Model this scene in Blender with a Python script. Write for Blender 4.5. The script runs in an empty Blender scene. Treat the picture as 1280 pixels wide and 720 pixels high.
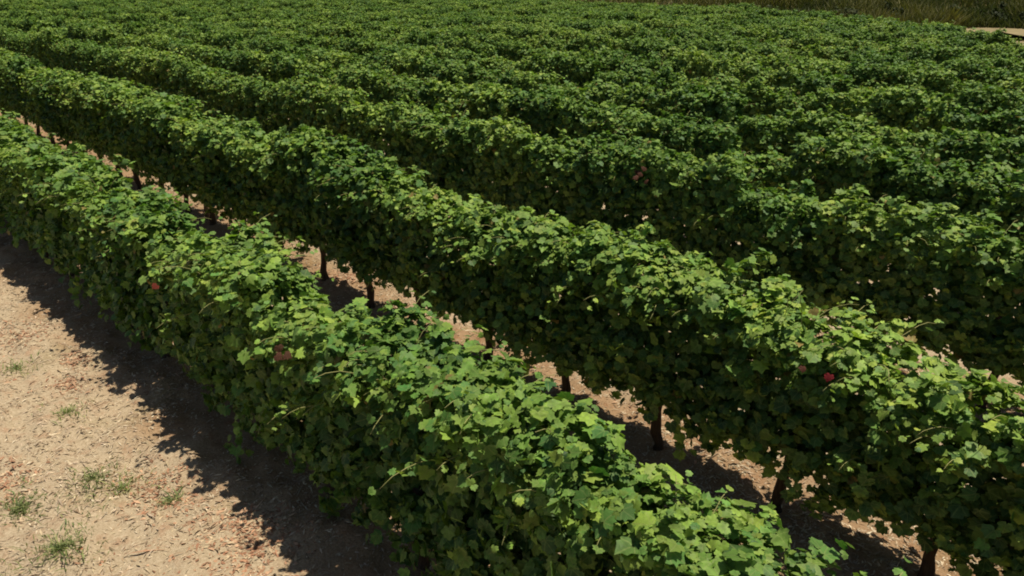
import bpy, math, random
import numpy as np
from mathutils import Vector, Matrix

# ------------------------------------------------------------------ camera, sky, sun, exposure
sc = bpy.context.scene
C = sc.collection
FPX, H = 985.0, 3.75
PITCH = math.atan2(398, FPX)
YAW = math.atan2(1010, math.hypot(FPX, 398))         # the vine rows run this far to the left of the view
U = np.array([-math.sin(YAW), math.cos(YAW)])        # along the rows
L = np.array([math.cos(YAW), math.sin(YAW)])         # across the rows
cam = bpy.data.cameras.new('camera')
cam.sensor_width = 36.0
cam.lens = FPX / 1280 * 36
cam.clip_start, cam.clip_end = 0.05, 3000
co = bpy.data.objects.new('camera', cam)
C.objects.link(co)
co.location = (0, 0, H)
co.rotation_euler = (math.pi / 2 - PITCH, 0, 0)
sc.camera = co

SUN_EL = math.radians(76)
PHI = math.radians(48)
sd = math.cos(PHI) * (-U) + math.sin(PHI) * L         # towards the sun, on the ground
world = bpy.data.worlds.new('World')
sc.world = world
world.use_nodes = True
wn = world.node_tree
sky = wn.nodes.new('ShaderNodeTexSky')
sky.sky_type = 'NISHITA'
sky.sun_disc = False
sky.sun_elevation = SUN_EL
sky.sun_rotation = math.atan2(sd[0], sd[1])
wn.links.new(sky.outputs[0], wn.nodes['Background'].inputs[0])
wn.nodes['Background'].inputs[1].default_value = 0.055
sun = bpy.data.lights.new('sun', 'SUN')
sun.energy = 5.0
sun.angle = math.radians(0.53)
sun.color = (1.0, 0.93, 0.81)
so = bpy.data.objects.new('sun', sun)
C.objects.link(so)
sdir = Vector((sd[0] * math.cos(SUN_EL), sd[1] * math.cos(SUN_EL), math.sin(SUN_EL)))
so.rotation_euler = sdir.to_track_quat('Z', 'Y').to_euler()
so.location = (20, 0, 30)
sc.view_settings.view_transform = 'Standard'
sc.view_settings.look = 'None'
sc.view_settings.exposure = 0.2
sc.view_settings.gamma = 1.0
sc.cycles.filter_width = 1.9

rng = np.random.default_rng(7)
random.seed(7)


# ------------------------------------------------------------------ helpers
def w2(l, u):
    return L * l + U * u


def ray(x, y):
    X, Y = x - 640, 360 - y
    c, s = math.cos(PITCH), math.sin(PITCH)
    return np.array([X, FPX * c + Y * s, -FPX * s + Y * c])


def at_z(x, y, z=0.0):                                # a pixel whose thing stands on the level z
    r = ray(x, y)
    p = r * ((H - z) / -r[2])
    return p[0], p[1], z


def at_l(x, y, l):                                    # a pixel whose thing hangs in the row at offset l
    r = ray(x, y)
    p = r * (l / (r[:2] @ L))
    return np.array([p[0], p[1], H + p[2]])


def mesh_np(name, V, F, mats, col=None, fmat=None, smooth=True):
    """V (n,3), F (m,3) triangles"""
    me = bpy.data.meshes.new(name)
    V = np.asarray(V, np.float32)
    F = np.asarray(F, np.int32)
    me.vertices.add(len(V))
    me.vertices.foreach_set('co', V.ravel())
    k = F.shape[1]
    me.loops.add(F.size)
    me.loops.foreach_set('vertex_index', F.ravel())
    me.polygons.add(len(F))
    me.polygons.foreach_set('loop_start', np.arange(0, F.size, k, dtype=np.int32))
    for m in mats:
        me.materials.append(m)
    if fmat is not None:
        me.polygons.foreach_set('material_index', np.asarray(fmat, np.int32))
    me.polygons.foreach_set('use_smooth', np.full(len(F), smooth))
    if col is not None:
        a = me.attributes.new('col', 'FLOAT_COLOR', 'POINT')
        c4 = np.ones((len(V), 4), np.float32)
        col = np.asarray(col)
        c4[:, :3] = col[:, :3]
        a.data.foreach_set('color', c4.ravel())
        if col.shape[1] == 5:
            a = me.attributes.new('luv', 'FLOAT_VECTOR', 'POINT')
            uv = np.zeros((len(V), 3), np.float32)
            uv[:, :2] = col[:, 3:]
            a.data.foreach_set('vector', uv.ravel())
    me.update(calc_edges=True)
    return me


def link(name, me, parent=None, **props):
    o = bpy.data.objects.new(name, me)
    C.objects.link(o)
    if parent:
        o.parent = parent
    for k, v in props.items():
        o[k] = v
    return o


def nrm(a):
    return a / np.maximum(np.linalg.norm(a, axis=-1, keepdims=True), 1e-9)


def tube(path, rad, sides=6):
    path = np.asarray(path, float)
    n = len(path)
    t = nrm(np.gradient(path, axis=0))
    ref = np.array([0.31, 0.87, 0.38])
    s = nrm(np.cross(t, ref))
    b = np.cross(t, s)
    ang = np.linspace(0, 2 * np.pi, sides, endpoint=False)
    ring = np.cos(ang)[None, :, None] * s[:, None] + np.sin(ang)[None, :, None] * b[:, None]
    V = (path[:, None] + ring * np.asarray(rad)[:, None, None]).reshape(-1, 3)
    F = []
    for i in range(n - 1):
        for j in range(sides):
            a, c = i * sides + j, i * sides + (j + 1) % sides
            F += [(a, c, c + sides), (a, c + sides, a + sides)]
    top = len(V)
    V = np.vstack([V, path[-1:], path[:1]])
    for j in range(sides):
        F.append(((n - 1) * sides + j, (n - 1) * sides + (j + 1) % sides, top))
        F.append(((j + 1) % sides, j, top + 1))
    return V, np.array(F)


def joinparts(parts):
    Vs, Fs, off = [], [], 0
    for V, F in parts:
        Vs.append(V)
        Fs.append(F + off)
        off += len(V)
    return np.vstack(Vs), np.vstack(Fs)


# ------------------------------------------------------------------ materials
def newmat(name):
    m = bpy.data.materials.new(name)
    m.use_nodes = True
    nt = m.node_tree
    nt.nodes.clear()
    out = nt.nodes.new('ShaderNodeOutputMaterial')
    return m, nt, out


def node(nt, t, **kw):
    n = nt.nodes.new(t)
    for k, v in kw.items():
        if k.startswith('i_'):
            n.inputs[k[2:].replace('_', ' ')].default_value = v
        else:
            setattr(n, k, v)
    return n


def leaf_material(name, transl=0.25, spec=0.2, rough=0.55, veins=False):
    m, nt, out = newmat(name)
    at = node(nt, 'ShaderNodeAttribute', attribute_name='col')
    tc = node(nt, 'ShaderNodeTexCoord')
    nz = node(nt, 'ShaderNodeTexNoise', i_Scale=38.0, i_Detail=3.0)
    nt.links.new(tc.outputs['Object'], nz.inputs['Vector'])
    hs = node(nt, 'ShaderNodeHueSaturation')
    mr = node(nt, 'ShaderNodeMapRange')
    mr.inputs[1].default_value, mr.inputs[2].default_value = 0.3, 0.7
    mr.inputs[3].default_value, mr.inputs[4].default_value = 0.75, 1.25
    nt.links.new(nz.outputs[0], mr.inputs[0])
    oi = node(nt, 'ShaderNodeObjectInfo')
    m1 = node(nt, 'ShaderNodeMath', operation='MULTIPLY_ADD')
    m1.inputs[1].default_value, m1.inputs[2].default_value = 0.46, 0.77
    nt.links.new(oi.outputs['Random'], m1.inputs[0])
    m2 = node(nt, 'ShaderNodeMath', operation='MULTIPLY')
    nt.links.new(m1.outputs[0], m2.inputs[0])
    nt.links.new(mr.outputs[0], m2.inputs[1])
    nt.links.new(m2.outputs[0], hs.inputs['Value'])
    m3 = node(nt, 'ShaderNodeMath', operation='MULTIPLY_ADD')
    m3.inputs[1].default_value, m3.inputs[2].default_value = -0.03, 0.513
    nt.links.new(oi.outputs['Random'], m3.inputs[0])
    nt.links.new(m3.outputs[0], hs.inputs['Hue'])
    if veins:
        lu = node(nt, 'ShaderNodeAttribute', attribute_name='luv')
        sx = node(nt, 'ShaderNodeSeparateXYZ')
        nt.links.new(lu.outputs['Vector'], sx.inputs[0])
        an = node(nt, 'ShaderNodeMath', operation='ARCTAN2')
        nt.links.new(sx.outputs[0], an.inputs[0])
        nt.links.new(sx.outputs[1], an.inputs[1])
        an2 = node(nt, 'ShaderNodeMath', operation='MULTIPLY')
        an2.inputs[1].default_value = 3.46
        nt.links.new(an.outputs[0], an2.inputs[0])
        sn = node(nt, 'ShaderNodeMath', operation='SINE')
        nt.links.new(an2.outputs[0], sn.inputs[0])
        ab = node(nt, 'ShaderNodeMath', operation='ABSOLUTE')
        nt.links.new(sn.outputs[0], ab.inputs[0])
        vl = node(nt, 'ShaderNodeVectorMath', operation='LENGTH')
        nt.links.new(lu.outputs['Vector'], vl.inputs[0])
        pr = node(nt, 'ShaderNodeMath', operation='MULTIPLY')
        nt.links.new(ab.outputs[0], pr.inputs[0])
        nt.links.new(vl.outputs['Value'], pr.inputs[1])
        vm = node(nt, 'ShaderNodeMapRange')
        vm.inputs[1].default_value, vm.inputs[2].default_value = 0.03, 0.14
        vm.inputs[3].default_value, vm.inputs[4].default_value = 0.45, 0.0
        nt.links.new(pr.outputs[0], vm.inputs[0])
        vx = node(nt, 'ShaderNodeMixRGB')
        vx.inputs[2].default_value = (0.24, 0.29, 0.09, 1)
        nt.links.new(vm.outputs[0], vx.inputs[0])
        nt.links.new(at.outputs['Color'], vx.inputs[1])
        nt.links.new(vx.outputs[0], hs.inputs['Color'])
    else:
        nt.links.new(at.outputs['Color'], hs.inputs['Color'])
    pb = node(nt, 'ShaderNodeBsdfPrincipled')
    pb.inputs['Roughness'].default_value = rough
    pb.inputs['Specular IOR Level'].default_value = spec
    nt.links.new(hs.outputs[0], pb.inputs['Base Color'])
    bp = node(nt, 'ShaderNodeBump')
    bp.inputs['Strength'].default_value = 0.35
    bp.inputs['Distance'].default_value = 0.01
    nt.links.new(nz.outputs[0], bp.inputs['Height'])
    nt.links.new(bp.outputs[0], pb.inputs['Normal'])
    tr = node(nt, 'ShaderNodeBsdfTranslucent')
    mx = node(nt, 'ShaderNodeMixRGB', blend_type='MULTIPLY')
    mx.inputs[0].default_value = 1.0
    mx.inputs[2].default_value = (1.25, 1.45, 0.6, 1)
    nt.links.new(hs.outputs[0], mx.inputs[1])
    nt.links.new(mx.outputs[0], tr.inputs['Color'])
    ms = node(nt, 'ShaderNodeMixShader')
    ms.inputs[0].default_value = transl
    nt.links.new(pb.outputs[0], ms.inputs[1])
    nt.links.new(tr.outputs[0], ms.inputs[2])
    nt.links.new(ms.outputs[0], out.inputs[0])
    return m


def simple_material(name, c1, c2, scale=20.0, rough=0.9, bump=0.5, attr=False, stretch=None):
    m, nt, out = newmat(name)
    tc = node(nt, 'ShaderNodeTexCoord')
    nz = node(nt, 'ShaderNodeTexNoise', i_Scale=scale, i_Detail=6.0, i_Roughness=0.65)
    if stretch:
        mp = node(nt, 'ShaderNodeMapping')
        mp.inputs['Scale'].default_value = stretch
        nt.links.new(tc.outputs['Object'], mp.inputs[0])
        nt.links.new(mp.outputs[0], nz.inputs['Vector'])
    else:
        nt.links.new(tc.outputs['Object'], nz.inputs['Vector'])
    cr = node(nt, 'ShaderNodeValToRGB')
    cr.color_ramp.elements[0].position, cr.color_ramp.elements[1].position = 0.3, 0.7
    cr.color_ramp.elements[0].color, cr.color_ramp.elements[1].color = (*c1, 1), (*c2, 1)
    nt.links.new(nz.outputs[0], cr.inputs[0])
    pb = node(nt, 'ShaderNodeBsdfPrincipled')
    pb.inputs['Roughness'].default_value = rough
    pb.inputs['Specular IOR Level'].default_value = 0.2
    if attr:
        at = node(nt, 'ShaderNodeAttribute', attribute_name='col')
        mx = node(nt, 'ShaderNodeMixRGB', blend_type='MULTIPLY')
        mx.inputs[0].default_value = 1.0
        nt.links.new(at.outputs['Color'], mx.inputs[1])
        nt.links.new(cr.outputs[0], mx.inputs[2])
        nt.links.new(mx.outputs[0], pb.inputs['Base Color'])
    else:
        nt.links.new(cr.outputs[0], pb.inputs['Base Color'])
    bp = node(nt, 'ShaderNodeBump')
    bp.inputs['Strength'].default_value = bump
    bp.inputs['Distance'].default_value = 0.02
    nt.links.new(nz.outputs[0], bp.inputs['Height'])
    nt.links.new(bp.outputs[0], pb.inputs['Normal'])
    nt.links.new(pb.outputs[0], out.inputs[0])
    return m


M_LEAF = leaf_material('vine_leaf', veins=True)
M_SHRUB = leaf_material('shrub_leaf', spec=0.08)
M_CANE = simple_material('green_cane', (0.20, 0.22, 0.07), (0.34, 0.30, 0.12), 30)
M_BARK = simple_material('vine_bark', (0.035, 0.024, 0.016), (0.10, 0.07, 0.048), 14, bump=0.9, stretch=(4, 4, 0.6))
M_POST = simple_material('weathered_wood', (0.10, 0.075, 0.055), (0.2, 0.16, 0.12), 12, bump=0.6, stretch=(5, 5, 0.4))
M_LITTER = simple_material('dry_litter', (0.75, 0.75, 0.75), (1.1, 1.1, 1.1), 9, attr=True)
M_DRYGRASS = leaf_material('dry_grass_blade', transl=0.2, spec=0.2, rough=0.6)


def ground_material():
    m, nt, out = newmat('dry_soil')
    tc = node(nt, 'ShaderNodeTexCoord')

    def noise(scale, detail=6.0, rough=0.6):
        n = node(nt, 'ShaderNodeTexNoise', i_Scale=scale, i_Detail=detail, i_Roughness=rough)
        nt.links.new(tc.outputs['Object'], n.inputs['Vector'])
        return n

    def ramp(src, p0, p1, c0, c1):
        r = node(nt, 'ShaderNodeValToRGB')
        r.color_ramp.elements[0].position, r.color_ramp.elements[1].position = p0, p1
        r.color_ramp.elements[0].color, r.color_ramp.elements[1].color = (*c0, 1), (*c1, 1)
        nt.links.new(src.outputs[0], r.inputs[0])
        return r

    def mix(fac, a, b, mode='MIX'):
        x = node(nt, 'ShaderNodeMixRGB', blend_type=mode)
        if isinstance(fac, float):
            x.inputs[0].default_value = fac
        else:
            nt.links.new(fac.outputs[0], x.inputs[0])
        nt.links.new(a.outputs[0], x.inputs[1])
        nt.links.new(b.outputs[0], x.inputs[2])
        return x
    fine = noise(55, 8, 0.7)
    mid = noise(7, 6, 0.65)
    big = noise(1.3, 4, 0.55)
    base = ramp(fine, 0.3, 0.72, (0.27, 0.20, 0.115), (0.52, 0.415, 0.28))
    red = ramp(fine, 0.3, 0.7, (0.22, 0.11, 0.06), (0.40, 0.24, 0.14))
    olive = ramp(fine, 0.3, 0.7, (0.16, 0.13, 0.05), (0.36, 0.28, 0.14))
    f1 = ramp(mid, 0.52, 0.72, (0, 0, 0), (0.75, 0.75, 0.75))
    f2 = ramp(big, 0.55, 0.75, (0, 0, 0), (0.6, 0.6, 0.6))
    c = mix(f2, mix(f1, base, red), olive)
    at = node(nt, 'ShaderNodeAttribute', attribute_name='col')
    foot_tint = node(nt, 'ShaderNodeMixRGB', blend_type='MULTIPLY')         # bare redder soil along the vine feet, its tint also browns the row shade
    foot_tint.inputs[2].default_value = (0.74, 0.61, 0.52, 1)
    nt.links.new(at.outputs['Fac'], foot_tint.inputs[0])
    nt.links.new(c.outputs[0], foot_tint.inputs[1])
    c = foot_tint
    pb = node(nt, 'ShaderNodeBsdfPrincipled')
    pb.inputs['Roughness'].default_value = 0.95
    pb.inputs['Specular IOR Level'].default_value = 0.1
    nt.links.new(c.outputs[0], pb.inputs['Base Color'])
    b1 = node(nt, 'ShaderNodeBump')
    b1.inputs['Strength'].default_value = 0.8
    b1.inputs['Distance'].default_value = 0.03
    nt.links.new(mid.outputs[0], b1.inputs['Height'])
    b2 = node(nt, 'ShaderNodeBump')
    b2.inputs['Strength'].default_value = 0.9
    b2.inputs['Distance'].default_value = 0.012
    nt.links.new(fine.outputs[0], b2.inputs['Height'])
    nt.links.new(b1.outputs[0], b2.inputs['Normal'])
    nt.links.new(b2.outputs[0], pb.inputs['Normal'])
    nt.links.new(pb.outputs[0], out.inputs[0])
    return m


M_SOIL = ground_material()
M_BANK = simple_material('bank_soil', (0.09, 0.075, 0.03), (0.20, 0.155, 0.06), 0.6)


# ------------------------------------------------------------------ ground: one sheet, finer where the camera is close
def vnoise(x, y, seed):
    r = np.random.default_rng(seed)
    T = r.random((256, 256))
    xi, yi = np.floor(x).astype(int), np.floor(y).astype(int)
    fx, fy = x - xi, y - yi
    fx, fy = fx * fx * (3 - 2 * fx), fy * fy * (3 - 2 * fy)
    g = lambda a, b: T[a % 256, b % 256]
    return (g(xi, yi) * (1 - fx) + g(xi + 1, yi) * fx) * (1 - fy) + (g(xi, yi + 1) * (1 - fx) + g(xi + 1, yi + 1) * fx) * fy - 0.5


def clods(l, u):
    z = 0.05 * vnoise(l * 0.7, u * 0.7, 1) + 0.07 * vnoise(l * 2.6, u * 2.6, 2) + 0.07 * vnoise(l * 6, u * 6, 3) + 0.06 * np.abs(vnoise(l * 9, u * 11, 4))
    near = np.clip((l + 3) / 1.5, 0, 1) * np.clip((9.5 - l) / 1.5, 0, 1) * np.clip((u + 4) / 2, 0, 1) * np.clip((26 - u) / 4, 0, 1)
    return z * near


def spaced(lo, hi, step, far):
    mid = np.arange(lo, hi, step)
    g, k = [], step
    while sum(g) < far:
        k *= 1.25
        g.append(k)
    g = np.cumsum(g)
    return np.concatenate([lo - g[::-1], mid, mid[-1] + g])


gl, gu = spaced(-3, 8, 0.05, 700), spaced(-3, 21, 0.06, 900)
GL, GU = np.meshgrid(gl, gu, indexing='ij')
GZ = clods(GL, GU)
gx, gy = GL * L[0] + GU * U[0], GL * L[1] + GU * U[1]
nl, nu = GL.shape
idx = np.arange(nl * nu).reshape(nl, nu)
q = np.stack([idx[:-1, :-1], idx[1:, :-1], idx[1:, 1:], idx[:-1, 1:]], -1).reshape(-1, 4)
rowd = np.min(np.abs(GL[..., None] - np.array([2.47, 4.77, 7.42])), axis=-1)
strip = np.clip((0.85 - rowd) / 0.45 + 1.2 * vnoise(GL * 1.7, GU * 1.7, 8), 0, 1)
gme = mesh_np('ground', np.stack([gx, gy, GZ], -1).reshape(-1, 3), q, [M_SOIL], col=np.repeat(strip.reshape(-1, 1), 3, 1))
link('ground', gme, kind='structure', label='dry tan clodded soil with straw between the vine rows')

# ------------------------------------------------------------------ leaves
# a broad vine leaf: petiole notch, five shallow lobes
OUT = np.array([(0.0, 0.06), (0.13, -0.14), (0.35, -0.10), (0.38, 0.05), (0.54, 0.15), (0.51, 0.33), (0.39, 0.43), (0.43, 0.63), (0.22, 0.66),
                (0.0, 0.94), (-0.20, 0.68), (-0.44, 0.61), (-0.38, 0.42), (-0.51, 0.34), (-0.53, 0.14), (-0.39, 0.04), (-0.34, -0.12), (-0.12, -0.13)])
OUT_MID = np.array([(0.0, 0.02), (0.34, -0.10), (0.51, 0.22), (0.42, 0.58), (0.0, 0.89), (-0.43, 0.57), (-0.51, 0.21), (-0.34, -0.10)])
OUT_LOW = np.array([(0.0, -0.08), (0.50, 0.25), (0.0, 0.88), (-0.50, 0.25)])


def leaf_template(out):
    c = np.array([[0.0, 0.28]])
    P = np.vstack([c, out])
    n = len(out)
    F = np.array([(0, 1 + i, 1 + (i + 1) % n) for i in range(n)])
    return P, F


TEMPL = {0: leaf_template(OUT), 1: leaf_template(OUT_MID)}
TEMPL[2] = (OUT_LOW, np.array([(0, 1, 2), (0, 2, 3)]))


def leaves_mesh(P, N, T, S, Cc, lod, curl=None):
    """batch of leaves: P position, N normal, T tip direction, S size, Cc colour"""
    tp, tf = TEMPL[lod]
    n, k = len(P), len(tp)
    N = nrm(N)
    T = nrm(T - N * (T * N).sum(-1, keepdims=True))
    B = np.cross(T, N)
    r = np.random.default_rng(n * 7 + lod)
    if curl is None:
        curl = r.normal(0.3, 0.38, n)
    fold = r.normal(0.12, 0.28, n)
    X = tp[None, :, 0] * r.uniform(0.9, 1.15, (n, 1)) + r.normal(0, 0.025, (n, k))
    Y = tp[None, :, 1] * np.ones((n, 1)) + r.normal(0, 0.02, (n, k))
    d2 = (X ** 2 + (Y - 0.28) ** 2)
    Z = -curl[:, None] * d2 + fold[:, None] * np.abs(X) + 0.12 * np.sin(X * 7 + r.uniform(0, 6, (n, 1))) * d2
    V = P[:, None] + S[:, None, None] * (X[..., None] * B[:, None] + Y[..., None] * T[:, None] + Z[..., None] * N[:, None])
    F = tf[None] + (np.arange(n) * k)[:, None, None]
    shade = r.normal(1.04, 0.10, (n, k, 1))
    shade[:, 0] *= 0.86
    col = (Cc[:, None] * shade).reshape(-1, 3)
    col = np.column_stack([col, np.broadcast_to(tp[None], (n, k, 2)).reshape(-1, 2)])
    return V.reshape(-1, 3), F.reshape(-1, 3), col


YOUNG_LIT = np.array([0.225, 0.33, 0.049])  # young leaf green, also the painted sunlit tone of the row tops
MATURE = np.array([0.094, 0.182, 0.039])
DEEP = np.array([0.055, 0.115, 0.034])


def leaf_colours(r, n, young_lit=0.25):
    t = np.clip(r.normal(young_lit, 0.34, n), -0.35, 1)[:, None]
    c = np.where(t > 0, MATURE + (YOUNG_LIT - MATURE) * t, MATURE + (DEEP - MATURE) * (-t / 0.35))
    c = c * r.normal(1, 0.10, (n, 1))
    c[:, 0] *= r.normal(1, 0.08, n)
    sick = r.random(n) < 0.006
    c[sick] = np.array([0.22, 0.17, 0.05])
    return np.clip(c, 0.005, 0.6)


LEN = 1.06


def foliage(seed, lod, dens=1.0, vigor=1.0, height=1.0):
    """leaf arrays of one vine in its own frame: x along the row, y across, z up; plus cane tubes"""
    r = np.random.default_rng(seed)
    Ps, Ns, Ts, Ss, Cs = [], [], [], [], []
    canes = []
    hh, hw = 0.67 * height, 0.172
    zc = 0.34 + hh

    def shell(th, k=1.0):
        # th: 0 = top, +-pi = bottom; a rounded hedge, fuller on top than below
        s, c = np.sin(th), np.cos(th)
        y = np.sign(s) * np.abs(s) ** 0.50 * hw * (1.0 + 0.46 * c)
        z = np.sign(c) * np.abs(c) ** 0.64 * hh
        return y * k, zc + z * k
    ph1, ph2 = r.uniform(0, 6.28, 2)
    # clumps all over the shell
    ncl = int(165 * vigor)
    for i in range(ncl):
        x = r.uniform(-0.56, 0.56)
        th = r.uniform(-2.55, 2.55) if r.random() < 0.72 else r.normal(0, 0.55)
        k = 1 + r.normal(0, 0.14) + 0.055 * math.sin(x * 6.5 + ph1) + 0.05 * math.sin(x * 13 + th * 2 + ph2)
        y, z = shell(th, 1.0)
        y, z = y * (1 + 1.5 * (k - 1)), zc + (z - zc) * (1 + 0.75 * (k - 1))
        if abs(th) > 2.0:
            z += r.normal(0, 0.10)
        out = np.array([r.normal(0, 0.25), np.sin(th), np.cos(th) * 0.9])
        out /= np.linalg.norm(out)
        m = max(3, int(r.normal(19, 6) * dens))
        rad = r.uniform(0.04, 0.10)
        d = nrm(r.normal(0, 1, (m, 3)) + out * 0.9)
        P = np.array([x, y, z]) + d * rad * r.uniform(0.5, 1.25, (m, 1))
        up = np.array([0, 0, 1.0])
        N = nrm(d * 0.5 + out * 0.75 + up * ((0.12 + 0.4 * max(0, math.cos(th))) + 0.3 * r.random((m, 1))) + r.normal(0, 0.68, (m, 3)))
        T = out * 0.45 + np.array([0, 0, -0.8]) + r.normal(0, 0.55, (m, 3))
        S = np.clip(r.lognormal(math.log(0.052), 0.36, m), 0.022, 0.115)
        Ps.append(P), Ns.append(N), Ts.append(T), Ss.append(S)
        Cs.append(leaf_colours(r, m, 0.08 + 0.34 * max(0, np.cos(th)) + r.normal(0, 0.10)))  # paler towards the top: sunlight on the crest put into the leaf colour
    # leaves inside
    m = int(1350 * dens)
    x = r.uniform(-0.55, 0.55, m)
    y = np.clip(r.normal(0, 0.11, m), -.22, .22)
    z = r.uniform(0.36, zc + hh * 0.86, m)
    Ps.append(np.stack([x, y, z], -1)), Ns.append(r.normal(0, .7, (m, 3)) + np.stack([0 * y, np.sign(y) * 1.3, 0 * y + .3], -1)), Ts.append(r.normal(0, 1, (m, 3)) + [0, 0, -.6])
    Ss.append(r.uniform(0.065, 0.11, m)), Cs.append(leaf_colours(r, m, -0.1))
    # shoots: standing up from the top or flopping over the sides
    for i in range(int(r.integers(20, 28) * vigor)):
        x = r.uniform(-0.5, 0.5)
        th = r.normal(0, 0.85)
        y, z = shell(th, 0.82)
        ln = r.uniform(0.15, 0.40) if r.random() < 0.82 else r.uniform(0.4, 0.55)
        nseg = 6
        d = np.array([r.normal(0, 0.45), np.sin(th) * 0.8 + r.normal(0, 0.25), 0.9])
        d /= np.linalg.norm(d)
        path = [np.array([x, y, z])]
        for s in range(nseg):
            d = d + np.array([r.normal(0, 0.10), r.normal(0, 0.10) + 0.12 * np.sign(y), -0.15 * s / 2])
            d /= np.linalg.norm(d)
            path.append(path[-1] + d * ln / nseg)
        path = np.array(path)
        canes.append((path, np.linspace(0.0042, 0.0018, nseg + 1)))
        m = max(4, int(ln / 0.034))
        t = np.linspace(0.08, 1.0, m) * nseg
        ii = np.minimum(t.astype(int), nseg - 1)
        P0 = path[ii] + (path[ii + 1] - path[ii]) * (t - ii)[:, None]
        side = nrm(r.normal(0, 1, (m, 3)) * [1, 1, 0.4])
        P = P0 + side * r.uniform(0.03, 0.08, (m, 1))
        N = nrm(side * 0.35 + np.array([0, 0, 0.9]) + r.normal(0, 0.4, (m, 3)))
        T = side + np.array([0, 0, -0.45]) + r.normal(0, 0.3, (m, 3))
        S = np.linspace(0.078, 0.036, m) * r.uniform(0.8, 1.2, m)
        Ps.append(P), Ns.append(N), Ts.append(T), Ss.append(S)
        Cs.append(leaf_colours(r, m, 0.3) * (1 + 0.15 * np.linspace(0, 1, m)[:, None]))
    # a few hanging shoots below
    for i in range(int(r.integers(4, 8))):
        x, sgn = r.uniform(-0.5, 0.5), r.choice([-1, 1])
        ln = r.uniform(0.15, 0.45)
        m = int(ln / 0.032)
        z0 = r.uniform(0.5, 1.1)
        zz = z0 - np.linspace(0, ln, m)
        yy = sgn * (0.2 + 0.10 * (z0 - 0.4)) + sgn * 0.08 * np.sin(np.linspace(0.3, 2.6, m))
        P = np.stack([x + np.cumsum(r.normal(0, 0.015, m)) + r.normal(0, 0.02, m), yy + r.normal(0, 0.03, m), zz], -1)
        Ps.append(P), Ns.append(r.normal(0, 0.5, (m, 3)) + [0, sgn, 0.4]), Ts.append(r.normal(0, 0.4, (m, 3)) + [0, 0, -1])
        Ss.append(r.uniform(0.06, 0.10, m)), Cs.append(leaf_colours(r, m, 0.1))
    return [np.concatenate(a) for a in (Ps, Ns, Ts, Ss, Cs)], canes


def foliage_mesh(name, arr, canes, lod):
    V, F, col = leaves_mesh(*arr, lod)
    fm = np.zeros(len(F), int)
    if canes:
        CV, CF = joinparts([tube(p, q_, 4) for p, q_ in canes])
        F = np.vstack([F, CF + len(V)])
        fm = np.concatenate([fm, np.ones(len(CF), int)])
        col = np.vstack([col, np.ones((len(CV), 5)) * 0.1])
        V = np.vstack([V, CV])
    return mesh_np(name, V, F, [M_LEAF, M_CANE], col, fm)


def trunk_geo(seed):
    r = np.random.default_rng(seed)
    n = 8
    z = np.linspace(-0.06, 0.72, n)
    wob = np.cumsum(r.normal(0, 0.016, (n, 2)), 0)
    wob -= wob[1]
    path = np.column_stack([wob, z])
    rad = np.linspace(0.046, 0.032, n) * r.uniform(0.85, 1.2, n)
    rad[0] *= 1.25
    rad[-1] *= 1.3
    parts = [tube(path, rad, 8)]
    top = path[-1]
    for s in (-1, 1):
        m = 6
        x = np.linspace(0, 0.5, m)
        a = np.column_stack([top[0] + s * x, top[1] + np.cumsum(r.normal(0, 0.01, m)), top[2] - 0.02 + 0.05 * np.sqrt(x) + r.normal(0, 0.008, m)])
        parts.append(tube(a, np.linspace(0.03, 0.016, m), 6))
        for k in range(3):
            b = a[r.integers(1, m)]
            p = np.array([b, b + [r.normal(0, .03), r.normal(0, .03), .12], b + [r.normal(0, .05), r.normal(0, .06), .3]])
            parts.append(tube(p, [0.012, 0.008, 0.005], 5))
    return joinparts(parts)


NV = 14
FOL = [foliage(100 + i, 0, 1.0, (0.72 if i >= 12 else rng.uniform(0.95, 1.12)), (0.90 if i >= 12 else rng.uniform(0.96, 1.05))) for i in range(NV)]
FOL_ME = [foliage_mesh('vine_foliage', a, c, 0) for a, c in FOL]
TRUNK_GEO = [trunk_geo(40 + i) for i in range(6)]
TRUNK_ME = [mesh_np('vine_trunk', V, F, [M_BARK]) for V, F in TRUNK_GEO]
LEAF_ME = []
for i in range(16):
    a = [np.zeros((1, 3)), np.array([[0, 0, 1.0]]), np.array([[0, 1.0, 0]]), np.ones(1), leaf_colours(rng, 1, 0.05 + 0.035 * i)]
    V, F, col = leaves_mesh(*a, 0, curl=np.array([rng.normal(0.28, 0.2)]))
    LEAF_ME.append(mesh_np('vine_leaf_%d' % i, V, F, [M_LEAF], col))


def tinted_leaf(name, c, curl=0.5):
    V, F, col = leaves_mesh(np.zeros((1, 3)), np.array([[0, 0, 1.0]]), np.array([[0, 1.0, 0]]), np.ones(1), np.array([c]), 0, curl=np.array([curl]))
    return mesh_np(name, V, F, [M_SHRUB], col)


RED_ME = tinted_leaf('red_leaf', (0.15, 0.022, 0.016))
RUST_ME = tinted_leaf('rust_leaf', (0.085, 0.036, 0.022), 0.9)

# ------------------------------------------------------------------ vine positions
ROWS = [2.47, 4.77, 7.42, 9.68, 11.75]
while ROWS[-1] < 45.5:
    ROWS.append(ROWS[-1] + 2.3)


def u_start(l):
    return np.interp(l, [0, 9, 20, 28.8, 32.1, 35.7, 41.2, 45, 46.7, 48], [-5, -3.5, 1.5, 6.5, 9, 12, 16, 22, 29, 38])


def project(p):
    c, s = math.cos(PITCH), math.sin(PITCH)
    d = p - np.array([0, 0, H])
    zc = d[..., 1] * c - d[..., 2] * s
    yc = d[..., 1] * s + d[..., 2] * c
    return 640 + FPX * d[..., 0] / zc, 360 - FPX * yc / zc, zc


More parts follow.
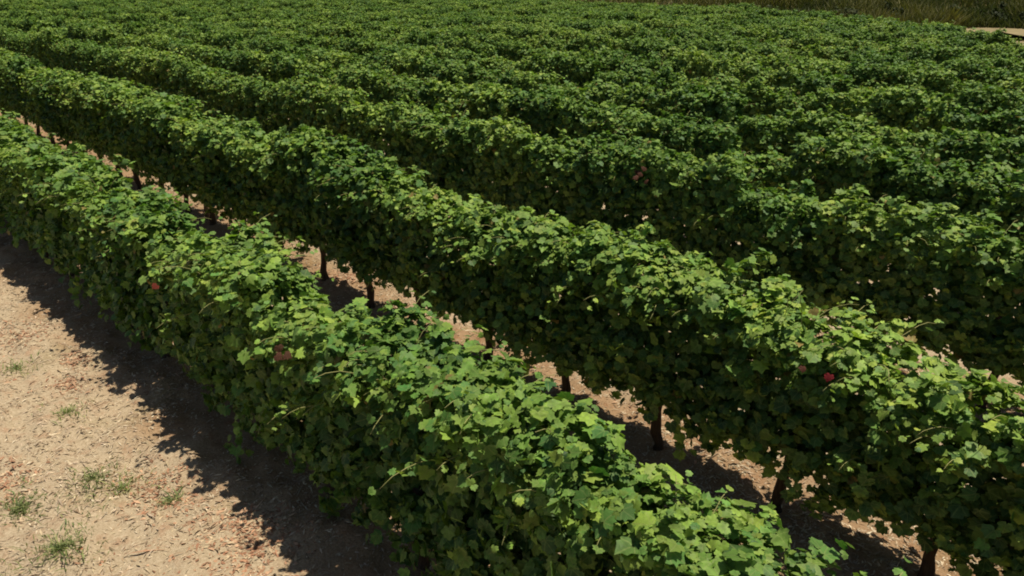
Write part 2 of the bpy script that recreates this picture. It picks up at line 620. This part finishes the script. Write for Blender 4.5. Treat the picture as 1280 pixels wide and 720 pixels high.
spots = []
for ri, l in enumerate(ROWS):
    ph = 5.38 if ri == 1 else rng.uniform(0, LEN)
    k0 = math.ceil((u_start(l) - ph) / LEN)
    k1 = int((250 - ph) / LEN)
    for k in range(k0, k1):
        u = ph + k * LEN + rng.normal(0, 0.05)
        p = w2(l, u)
        mid = np.array([p[0], p[1], 1.1])
        x, y, z = project(mid)
        if p[1] < 0.3 or z < 0.3:
            continue
        dist = math.hypot(p[0], p[1])
        tops = np.array([[*w2(l, u + du), zz] for du in (-.5, .5) for zz in (.5, 1.75)])
        X, Y, Z = project(tops)
        inside = Z.min() > 0.2 and X.max() > 0 and X.min() < 1280 and Y.max() > 0 and Y.min() < 720
        margin = dist < 14 or (-500 < x < 1500 and y > -60)
        if inside or margin:
            spots.append((dist, ri, l, u, inside))
spots.sort()
near = [s for s in spots if s[4]][:300]
near_set = set((s[1], s[3]) for s in near)
rest = [s for s in spots if (s[1], s[3]) not in near_set]
print('vines', len(spots), 'single', len(near), 'rest', len(rest), 'rows', max(s[1] for s in near) + 1, 'to', near[-1][0])

def height_fit(ri, l, u):                             # measured along the rows; one weak vine leaves a dip
    if ri == 0:
        return float(np.interp(u, [0.6, 1.6, 2.5, 5, 12], [0.84, 0.88, 0.915, 0.935, 0.91]))
    if ri == 1 and 0.2 < u < 1.1:
        return 0.76
    return float(np.interp(u / l, [0.2, 0.6, 1.2, 4.5], [0.86, 0.88, 0.895, 0.91]))


ORD = ['', 'second', 'third', 'fourth', 'fifth', 'sixth', 'seventh', 'eighth', 'ninth', 'tenth', 'eleventh', 'twelfth', 'thirteenth', 'fourteenth', 'fifteenth', 'sixteenth', 'seventeenth', 'eighteenth']


def row_label(ri):
    if ri == 0:
        return 'bushy green grapevine in the row bordering the open dirt strip'
    return 'bushy green grapevine in the %s row back from the open dirt strip' % ORD[ri]


RZ = math.atan2(U[1], U[0])
vines = []
for n, (dist, ri, l, u, ins) in enumerate(near):
    p = w2(l, u)
    v = bpy.data.objects.new('grape_vine', None)
    C.objects.link(v)
    flip = rng.random() < 0.5
    v.location = (p[0] + rng.normal(0, 0.02), p[1] + rng.normal(0, 0.02), 0)
    v.rotation_euler = (0, 0, RZ + (math.pi if flip else 0) + rng.normal(0, 0.03))
    v['label'] = row_label(ri)
    v['category'] = 'grapevine'
    v['group'] = 'grapevines of the ' + (ORD[ri] if ri else 'first') + ' row from the open dirt strip'
    link('trunk', TRUNK_ME[n % 6], v)
    k = int(rng.integers(NV if ri else 12))
    szv = float(np.clip(rng.normal(1, 0.035), 0.92, 1.08)) * (1 + 0.03 * math.sin(u * 0.8 + ri * 2.1))
    syv = float(np.clip(rng.normal(1, 0.08), 0.8, 1.2)) * (0.86 if ri > 1 else 1.0)
    lift = 0.14 if ri else 0.0
    szv *= height_fit(ri, l, u)
    if dist < 8.6:
        arr, canes = FOL[k]
        P, N, T, S, Cc = arr
        # the leaves that lie outermost are objects of their own
        score = np.abs(P[:, 1]) / 0.36 + P[:, 2] / 1.7 * 1.2 + rng.normal(0, 0.25, len(P))
        cnt = 150 if dist < 6 else 80
        pick = np.argsort(-score * (S > 0.055))[:cnt]
        mask = np.ones(len(P), bool)
        mask[pick] = False
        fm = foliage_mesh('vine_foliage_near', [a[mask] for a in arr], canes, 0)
        fo = link('foliage', fm, v, kind='stuff')
        for i in pick:
            nn = Vector(nrm(N[i]))
            tt = Vector(T[i])
            tt = (tt - nn * tt.dot(nn)).normalized()
            bb = tt.cross(nn)
            M = Matrix((bb, tt, nn)).transposed().to_4x4()
            lo = link('leaf', LEAF_ME[int(rng.integers(16))], v)
            lo.matrix_local = Matrix.Translation((P[i][0], P[i][1] * syv, P[i][2] * szv + lift)) @ M @ Matrix.Scale(float(S[i]), 4)
    else:
        fo = link('foliage', FOL_ME[k], v, kind='stuff')
    fo.scale = (1.0, syv, szv)
    fo.location.z = lift
    vines.append((ri, u, v))

# ------------------------------------------------------------------ discoloured leaves on a few of the vines
bpy.context.view_layer.update()


def odd_leaf(px, py, l, me, name, size, ri, label=None, n=1, spread=0.08, text=None):
    for k in range(n):
        p = at_l(px, py, l)
        if k:
            p = p + rng.normal(0, spread, 3)
        uu = at_l(px, py, l)[:2] @ U
        v = min((x for x in vines if x[0] == ri), key=lambda x: abs(x[1] - uu))[2]
        if text:
            v['label'] = text
        o = link(name, me, v)
        if label:
            o['label'] = label
        to_cam = Vector((-p[0], -p[1], H - p[2])).normalized()
        nn = (to_cam + Vector(rng.normal(0, 0.45, 3)) + Vector((0, 0, 0.3))).normalized()
        tt = Vector(rng.normal(0, 0.5, 3)) + Vector((0, 0, -1))
        tt = (tt - nn * tt.dot(nn)).normalized()
        M = Matrix((tt.cross(nn), tt, nn)).transposed().to_4x4()
        o.matrix_local = v.matrix_world.inverted() @ (Matrix.Translation(p) @ M @ Matrix.Scale(size, 4))


odd_leaf(196, 356, ROWS[0] - 0.42, RED_ME, 'leaf', 0.055, 0, 'red leaf', text='green grapevine with one red leaf on its shaded side, bordering the dirt strip')
odd_leaf(347, 432, ROWS[0] - 0.44, RUST_ME, 'leaf', 0.055, 0, 'rust brown leaf', 3, 0.05, text='green grapevine with rust brown leaves on its side, bordering the dirt strip')
odd_leaf(1037, 468, ROWS[1] - 0.42, RED_ME, 'leaf', 0.055, 1, 'bright red leaf', text='grapevine with one bright red leaf in the second row from the dirt strip')
odd_leaf(1004, 458, ROWS[1] - 0.42, RUST_ME, 'leaf', 0.045, 1, 'rust brown leaf', 1, 0.05)
odd_leaf(802, 216, ROWS[2] - 0.38, RUST_ME, 'leaf', 0.06, 2, 'rust red leaf', 5, 0.07, text='grapevine with a patch of rust red leaves high on its side, third row')

NTH = ['', 'first', 'second', 'third', 'fourth', 'fifth', 'sixth', 'seventh', 'eighth', 'ninth', 'tenth', 'eleventh', 'twelfth', 'thirteenth', 'fourteenth',
       'fifteenth', 'sixteenth', 'seventeenth', 'eighteenth', 'nineteenth', 'twentieth']
row = sorted((x for x in vines if x[0] == 0), key=lambda x: x[1])
ia = next(i for i, x in enumerate(row) if 'one red leaf' in x[2]['label'])
ib = next(i for i, x in enumerate(row) if 'rust brown leaves' in x[2]['label'])
for i, x in enumerate(row):
    if ia < i < ia + len(NTH):
        x[2]['label'] = '%s grapevine past the red-leafed one, away from the rust-leafed one, bordering the dirt' % NTH[i - ia]
    elif i < ib:
        x[2]['label'] = '%s grapevine past the rust-leafed one, away from the red-leafed one, bordering the dirt' % NTH[ib - i]
    elif ib < i < ia:
        x[2]['label'] = '%s grapevine from the red-leafed one towards the rust-leafed one, bordering the dirt' % NTH[ia - i]
row = sorted((x for x in vines if x[0] == 1), key=lambda x: x[1])
ia = next(i for i, x in enumerate(row) if 'bright red leaf' in x[2]['label'])
for i, x in enumerate(row):
    if ia < i < ia + len(NTH):
        x[2]['label'] = '%s grapevine from the red-leafed one towards the trellis posts, second row' % NTH[i - ia]
    elif i < ia:
        x[2]['label'] = '%s grapevine past the red-leafed one, away from the trellis posts, second row' % NTH[ia - i]

row = sorted((x for x in vines if x[0] == 2), key=lambda x: x[1])
ia = next(i for i, x in enumerate(row) if 'rust red' in x[2]['label'])
for i, x in enumerate(row):
    if ia < i < ia + len(NTH):
        x[2]['label'] = '%s grapevine from the rust-patched one, away from the tan track end, third row' % NTH[i - ia]
    elif 0 < ia - i < len(NTH):
        x[2]['label'] = '%s grapevine from the rust-patched one, towards the tan track end, third row' % NTH[ia - i]

# ------------------------------------------------------------------ trellis posts seen under the second row
for k, u in enumerate((4.98, 12.1, 19.2)):
    p = w2(ROWS[1] + 0.03, u)
    po = bpy.data.objects.new('trellis_post', None)
    C.objects.link(po)
    po.location = (p[0], p[1], 0)
    po['label'] = 'thin straight wooden trellis post between trunks under the second vine row'
    po['category'] = 'post'
    po['group'] = 'trellis posts of the second vine row'
    V, F = tube(np.array([[0, 0, -0.1], [0.004, 0, 0.5], [0.0, 0.005, 1.0], [0.006, 0.0, 1.5]]), [0.036, 0.035, 0.034, 0.033], 9)
    link('shaft', mesh_np('post_shaft', V, F, [M_POST]), po)
    for z in (0.72, 1.2):
        ang = np.linspace(0, 2 * np.pi, 10)
        V, F = tube(np.column_stack([np.cos(ang) * 0.038, np.sin(ang) * 0.038, np.full(10, z)]), np.full(10, 0.003), 4)
        link('wire_tie', mesh_np('wire_tie', V, F, [M_POST]), po)

# ------------------------------------------------------------------ the rest of the vineyard: one mass of rows (instances on points)
src = bpy.data.collections.new('far_vine_sources')
NF = 10
for i in range(NF):
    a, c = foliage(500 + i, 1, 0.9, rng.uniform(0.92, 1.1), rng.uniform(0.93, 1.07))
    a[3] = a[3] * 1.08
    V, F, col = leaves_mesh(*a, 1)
    TV, TF = TRUNK_GEO[i % 6]
    fm = np.concatenate([np.zeros(len(F), int), np.ones(len(TF), int)])
    me = mesh_np('far_vine', np.vstack([V, TV]), np.vstack([F, TF + len(V)]), [M_LEAF, M_BARK], np.vstack([col, np.ones((len(TV), 5)) * .05]), fm)
    src.objects.link(bpy.data.objects.new('far_vine_%02d' % i, me))
pts = np.array([[*w2(s[2] + rng.normal(0, 0.03), s[3]), 0.0] for s in rest])
pme = bpy.data.meshes.new('vineyard_points')
pme.vertices.add(len(pts))
pme.vertices.foreach_set('co', pts.astype(np.float32).ravel())
for nm, tp, data in (('rotz', 'FLOAT', RZ + np.pi * rng.integers(0, 2, len(pts)) + rng.normal(0, 0.04, len(pts))),
                     ('scz', 'FLOAT', np.clip(rng.normal(1, 0.045, len(pts)), 0.88, 1.12) * np.array([height_fit(s[1], s[2], s[3]) for s in rest])),
                     ('scy', 'FLOAT', np.clip(rng.normal(0.80, 0.08, len(pts)), 0.65, 1.0)),
                     ('pick', 'INT', rng.integers(0, NF, len(pts)))):
    at = pme.attributes.new(nm, tp, 'POINT')
    at.data.foreach_set('value', data.astype(np.float32 if tp == 'FLOAT' else np.int32))
rows_o = link('vineyard_rows', pme, kind='stuff', label='dense rows of green grapevines filling the field up to the grassy bank', category='vineyard')
ng = bpy.data.node_groups.new('vine_scatter', 'GeometryNodeTree')
ng.interface.new_socket('Geometry', in_out='INPUT', socket_type='NodeSocketGeometry')
ng.interface.new_socket('Geometry', in_out='OUTPUT', socket_type='NodeSocketGeometry')
gi, go = ng.nodes.new('NodeGroupInput'), ng.nodes.new('NodeGroupOutput')
ci = ng.nodes.new('GeometryNodeCollectionInfo')
ci.inputs['Collection'].default_value = src
ci.inputs['Separate Children'].default_value = True
iop = ng.nodes.new('GeometryNodeInstanceOnPoints')
iop.inputs['Pick Instance'].default_value = True


def gattr(nm, tp='FLOAT'):
    n = ng.nodes.new('GeometryNodeInputNamedAttribute')
    n.data_type = tp
    n.inputs['Name'].default_value = nm
    return n.outputs['Attribute']


cx = ng.nodes.new('ShaderNodeCombineXYZ')
ng.links.new(gattr('rotz'), cx.inputs['Z'])
cs = ng.nodes.new('ShaderNodeCombineXYZ')
cs.inputs['X'].default_value = 1.0
ng.links.new(gattr('scy'), cs.inputs['Y'])
ng.links.new(gattr('scz'), cs.inputs['Z'])
er = ng.nodes.new('FunctionNodeEulerToRotation')
ng.links.new(cx.outputs[0], er.inputs[0])
ng.links.new(gi.outputs[0], iop.inputs['Points'])
ng.links.new(ci.outputs[0], iop.inputs['Instance'])
ng.links.new(gattr('pick', 'INT'), iop.inputs['Instance Index'])
ng.links.new(er.outputs[0], iop.inputs['Rotation'])
ng.links.new(cs.outputs[0], iop.inputs['Scale'])
ng.links.new(iop.outputs[0], go.inputs[0])
md = rows_o.modifiers.new('scatter', 'NODES')
md.node_group = ng

# ------------------------------------------------------------------ litter on the soil
def litter(name, n, region, colours, size, seed, label, dens=None, spots_=()):
    r = np.random.default_rng(seed)
    l = r.uniform(region[0], region[1], n)
    u = region[2] + (region[3] - region[2]) * r.random(n) ** 1.5
    for a, b_, rad in spots_:
        k = int(1700 * rad)
        l = np.concatenate([l, r.normal(a, rad * 0.55, k)])
        u = np.concatenate([u, r.normal(b_, rad * 0.8, k)])
    n = len(l)
    if dens is not None:
        keep = dens(l, u, r)
        l, u = l[keep], u[keep]
        n = len(l)
    z = clods(l, u) + r.uniform(-0.002, 0.006, n)
    P = np.column_stack([l * L[0] + u * U[0], l * L[1] + u * U[1], z])
    d = nrm(r.normal(0, 1, (n, 3)) * [1, 1, 0.2])
    w = nrm(np.cross(d, r.normal(0, 0.35, (n, 3)) + [0, 0, 1]))
    up = np.cross(w, d)
    ln = r.lognormal(math.log(size[0]), 0.45, n)[:, None]
    wd = r.uniform(size[1], size[2], n)[:, None]
    a, b = P - d * ln / 2, P + d * ln / 2
    m = P + up * ln * r.uniform(0.0, 0.14, (n, 1))
    V = np.stack([a, m + w * wd, m - w * wd, b], 1)
    F = np.array([(0, 1, 2), (1, 3, 2)])[None] + (np.arange(n) * 4)[:, None, None]
    pal = np.array(colours)
    col = pal[r.integers(len(pal), size=n)] * r.uniform(0.7, 1.25, (n, 1))
    me = mesh_np(name, V.reshape(-1, 3), F.reshape(-1, 3), [M_LITTER], np.repeat(col, 4, 0), smooth=False)
    return link(name, me, kind='stuff', label=label, category='litter')


STRAW = [(0.50, 0.40, 0.26), (0.44, 0.33, 0.21), (0.56, 0.46, 0.31), (0.36, 0.25, 0.15), (0.42, 0.33, 0.20), (0.46, 0.35, 0.24), (0.27, 0.19, 0.115)]


def straw_dens(l, u, r):
    return vnoise(l * 2.2, u * 2.2, 11) + 0.7 * vnoise(l * 0.8, u * 0.8, 12) + r.normal(0, 0.25, len(l)) > -0.12


litter('straw_litter', 240000, (-0.5, 8.0, -1, 20), STRAW, (0.042, 0.003, 0.008), 5, 'scattered pale straw and dry stalks over the soil', straw_dens)
RUST = [(0.38, 0.21, 0.12), (0.44, 0.27, 0.16), (0.32, 0.16, 0.09), (0.48, 0.36, 0.22)]
patch_px = [(25, 420, 0.26), (95, 452, 0.12), (85, 482, 0.12), (300, 685, 0.3), (320, 660, 0.2), (195, 612, 0.25), (5, 600, .2), (430, 350, .3)]
patches = []
for px, py, rad in patch_px:
    p = np.array(at_z(px, py)[:2])
    patches.append((p @ L, p @ U, rad))


def rust_dens(l, u, r):
    k = (r.random(len(l)) < 0.25) & (vnoise(l * 1.1, u * 1.1, 21) > 0.10)
    for a, b, rad in patches:
        k |= np.hypot(l - a, (u - b) * 0.7) < rad * (1.2 + 0.5 * r.random(len(l)))
    return k


litter('dead_leaf_litter', 30000, (0, 8, -1, 16), RUST, (0.04, 0.005, 0.014), 6, 'reddish brown dead leaf fragments in loose patches on the soil', rust_dens, patches)

# ------------------------------------------------------------------ weeds on the dirt strip
def weed(px, py, rad, n, label):
    x, y, _ = at_z(px, py)
    z = float(clods(np.array([np.array([x, y]) @ L]), np.array([np.array([x, y]) @ U]))[0])
    r = np.random.default_rng(int(px * 7 + py))
    a = r.uniform(0, 2 * np.pi, n)
    q_ = rad * np.abs(r.normal(0, 0.75, n)) * (1 + 0.4 * np.sin(a * 3 + px))
    b = np.column_stack([np.cos(a) * q_, np.sin(a) * q_, np.full(n, -0.01)])
    lean = r.normal(0, 0.9, (n, 2)) + np.column_stack([np.cos(a), np.sin(a)]) * 0.5
    h = r.uniform(0.015, 0.06, n)[:, None]
    t = b + np.column_stack([lean, np.ones(n)]) * h
    mid = (b + t) / 2 + np.column_stack([lean * -0.15, np.full(n, .25)]) * h
    w = nrm(np.column_stack([r.normal(0, 1, (n, 2)), np.zeros(n)])) * r.uniform(0.002, 0.007, n)[:, None]
    V = np.stack([b, mid + w, mid - w, t], 1)
    F = np.array([(0, 1, 2), (1, 3, 2)])[None] + (np.arange(n) * 4)[:, None, None]
    col = np.array([[0.12, 0.16, 0.05]]) * r.uniform(0.7, 1.4, (n, 1)) + r.random((n, 1)) ** 2 * 0.2 * np.array([1, .8, .35])
    root = bpy.data.objects.new('weed_tuft', None)
    C.objects.link(root)
    root.location = (x, y, z)
    root['label'] = label
    root['category'] = 'weed'
    root['group'] = 'weeds on the dirt strip'
    link('grass_blades', mesh_np('weed_blades', V.reshape(-1, 3), F.reshape(-1, 3), [M_DRYGRASS], np.repeat(col, 4, 0)), root, kind='stuff')


weed(27, 634, 0.20, 560, 'greenest dense weed tuft on the dry dirt strip')
weed(78, 694, 0.20, 480, 'broad green weed tuft on the dirt with dry brown stalks')
weed(118, 604, 0.17, 260, 'sparse faded green weed tuft on dry dirt beside another faded tuft')
weed(152, 612, 0.17, 260, 'sparse faded green weed tuft on dry dirt beside another faded tuft')
weed(216, 621, 0.07, 130, 'tiny green weed tuft on dirt near the vine shadow')
weed(86, 522, 0.18, 200, 'thin olive weed tuft on straw covered dirt')
weed(22, 466, 0.16, 190, 'small pale weed tuft on dirt below a patch of reddish dead leaves')

# ------------------------------------------------------------------ bank beyond the field
BASE = np.array([w2(78, -30), w2(64, -8), at_z(1300, 36)[:2], at_z(1200, 33)[:2], w2(51.0, 24), w2(51.3, 32), w2(51.5, 42), w2(51.5, 80), w2(51.5, 140), w2(51.5, 240), w2(51.5, 330)])
print('bank base', np.round(BASE, 1).tolist())
tt_ = np.linspace(0, len(BASE) - 1, 90)
BX = np.column_stack([np.interp(tt_, np.arange(len(BASE)), BASE[:, i]) for i in (0, 1)])
k3 = np.ones(9) / 9
BX = np.column_stack([np.convolve(np.pad(BX[:, i], 4, mode='edge'), k3, 'valid') for i in (0, 1)])
tang = nrm(np.gradient(BX, axis=0))
nout = np.column_stack([tang[:, 1], -tang[:, 0]])
nout = nrm(np.where((nout * BX).sum(1, keepdims=True) < 0, -nout, nout) + nrm(BX) * 0.6)
offs = np.array([-1.0, 0.5, 2, 4, 7, 11, 16, 24, 40, 70, 120])
hts = np.array([-0.15, 0.15, 0.6, 1.1, 1.7, 2.4, 3.2, 4.5, 7, 11, 16])
BV = np.array([[*(BX[i] + nout[i] * offs[j]), hts[j] + (0.25 * hts[j] ** 0.5 * vnoise(np.array([i * 0.9]), np.array([j * 1.3]), 31)[0] if hts[j] > 0 else 0)] for i in range(90) for j in range(11)])
ix = np.arange(990).reshape(90, 11)
bq = np.stack([ix[:-1, :-1], ix[1:, :-1], ix[1:, 1:], ix[:-1, 1:]], -1).reshape(-1, 4)
link('bank', mesh_np('bank', BV, bq, [M_BANK]), kind='structure', label='low bank overgrown with dry grass beyond the field')


M_TRACK = simple_material('track_soil', (0.17, 0.135, 0.065), (0.28, 0.22, 0.11), 0.8, bump=0.3)
TV = np.array([[*(BX[i] - nout[i] * o), 0.006] for i in range(90) for o in (0.0, 4.0, 8.0, 12.0)])
it = np.arange(360).reshape(90, 4)
tq = np.stack([it[:-1, :-1], it[1:, :-1], it[1:, 1:], it[:-1, 1:]], -1).reshape(-1, 4)
link('track', mesh_np('track', TV, tq, [M_TRACK]), kind='structure', label='dull tan dirt track between the vineyard and the bank')


def bank_z(j_off):
    return np.interp(j_off, offs, hts)


n = 90000
i_ = rng.uniform(0, 88.9, n)
o_ = np.abs(rng.exponential(9, n)) - np.interp(i_, [0, 25, 31, 90], [0.6, 0.6, 3, 3])
i0 = i_.astype(int)
fr = (i_ - i0)[:, None]
b2 = (BX[i0] * (1 - fr) + BX[i0 + 1] * fr) + (nout[i0] * (1 - fr) + nout[i0 + 1] * fr) * o_[:, None]
b = np.column_stack([b2, np.where(o_ < -0.6, -0.05, bank_z(o_) - 0.15)])
clump = vnoise(b[:, 0] * 0.35, b[:, 1] * 0.35, 41) + 0.5 * vnoise(b[:, 0] * 1.1, b[:, 1] * 1.1, 42)
h = (rng.uniform(0.5, 1.1, n) * (1.0 + 1.1 * clump) + 0.2)[:, None]
lean = rng.normal(0, 0.35, (n, 2))
t = b + np.column_stack([lean, np.ones(n)]) * h
mid = b + np.column_stack([lean * 0.35, np.full(n, 0.55)]) * h
w = nrm(np.column_stack([rng.normal(0, 1, (n, 2)), np.zeros(n)])) * rng.uniform(0.02, 0.06, n)[:, None]
V = np.stack([b, mid + w, mid - w, t], 1)
F = np.array([(0, 1, 2), (1, 3, 2)])[None] + (np.arange(n) * 4)[:, None, None]
mixf = np.clip(clump + 0.5 + rng.normal(0, 0.15, n), 0, 1)[:, None]
col = np.array([0.17, 0.15, 0.042]) * mixf + np.array([0.06, 0.078, 0.022]) * (1 - mixf)
link('tall_dry_grass', mesh_np('tall_dry_grass', V.reshape(-1, 3), F.reshape(-1, 3), [M_DRYGRASS], np.repeat(col, 4, 0)),
     kind='stuff', label='tall olive and straw coloured grass covering the bank', category='grass')


def shrub(x, y, rad, ht, seed, label):
    r = np.random.default_rng(seed)
    root = bpy.data.objects.new('shrub', None)
    C.objects.link(root)
    root.location = (x, y, 0)
    root['label'] = label
    root['category'] = 'shrub'
    root['group'] = 'shrubs at the foot of the bank'
    stems = []
    for k in range(5):
        a = r.uniform(0, 6.28)
        e = np.array([math.cos(a) * rad * .5, math.sin(a) * rad * .5, ht * .7])
        stems.append(tube(np.array([[0, 0, -.2], e * .4 + r.normal(0, .05, 3), e]), [.05, .035, .015], 5))
    V, F = joinparts(stems)
    link('stems', mesh_np('shrub_stems', V, F, [M_BARK]), root)
    n = 1500
    c = r.normal(0, 1, (26, 3)) * [rad * .45, rad * .45, ht * .2] + [0, 0, ht * .5]
    P = c[r.integers(26, size=n)] + nrm(r.normal(0, 1, (n, 3))) * r.uniform(.15, .42, (n, 1)) * rad * .5
    P[:, 2] = np.abs(P[:, 2])
    N = P - [0, 0, ht * .3] + r.normal(0, .6, (n, 3)) + [0, 0, .5]
    col = np.array([[0.035, 0.045, 0.016]]) * r.uniform(.7, 1.5, (n, 1))
    V, F, cc = leaves_mesh(P, N, r.normal(0, 1, (n, 3)), r.uniform(.10, .22, n), col, 2)
    link('crown', mesh_np('shrub_crown', V, F, [M_SHRUB], cc), root, kind='stuff')


for k, (t_, off, rad, ht) in enumerate([(14.5, 1.0, 1.3, 1.5), (17.5, 0.8, 1.1, 1.3), (20, 1.1, 1.2, 1.4), (23, 1.0, 1.1, 1.3), (27, 0.9, 1.2, 1.5), (31, 1.2, 1.2, 1.3), (35, 1.0, 1.3, 1.5),
                                         (41, 1.3, 1.2, 1.4), (48, 1.2, 1.3, 1.4)]):
    a_ = int(t_)
    p = BX[a_] + (BX[a_ + 1] - BX[a_]) * (t_ - a_) + nout[a_] * off
    shrub(p[0], p[1], rad, ht, 60 + k, 'low dark olive shrub at the foot of the dry grass bank')
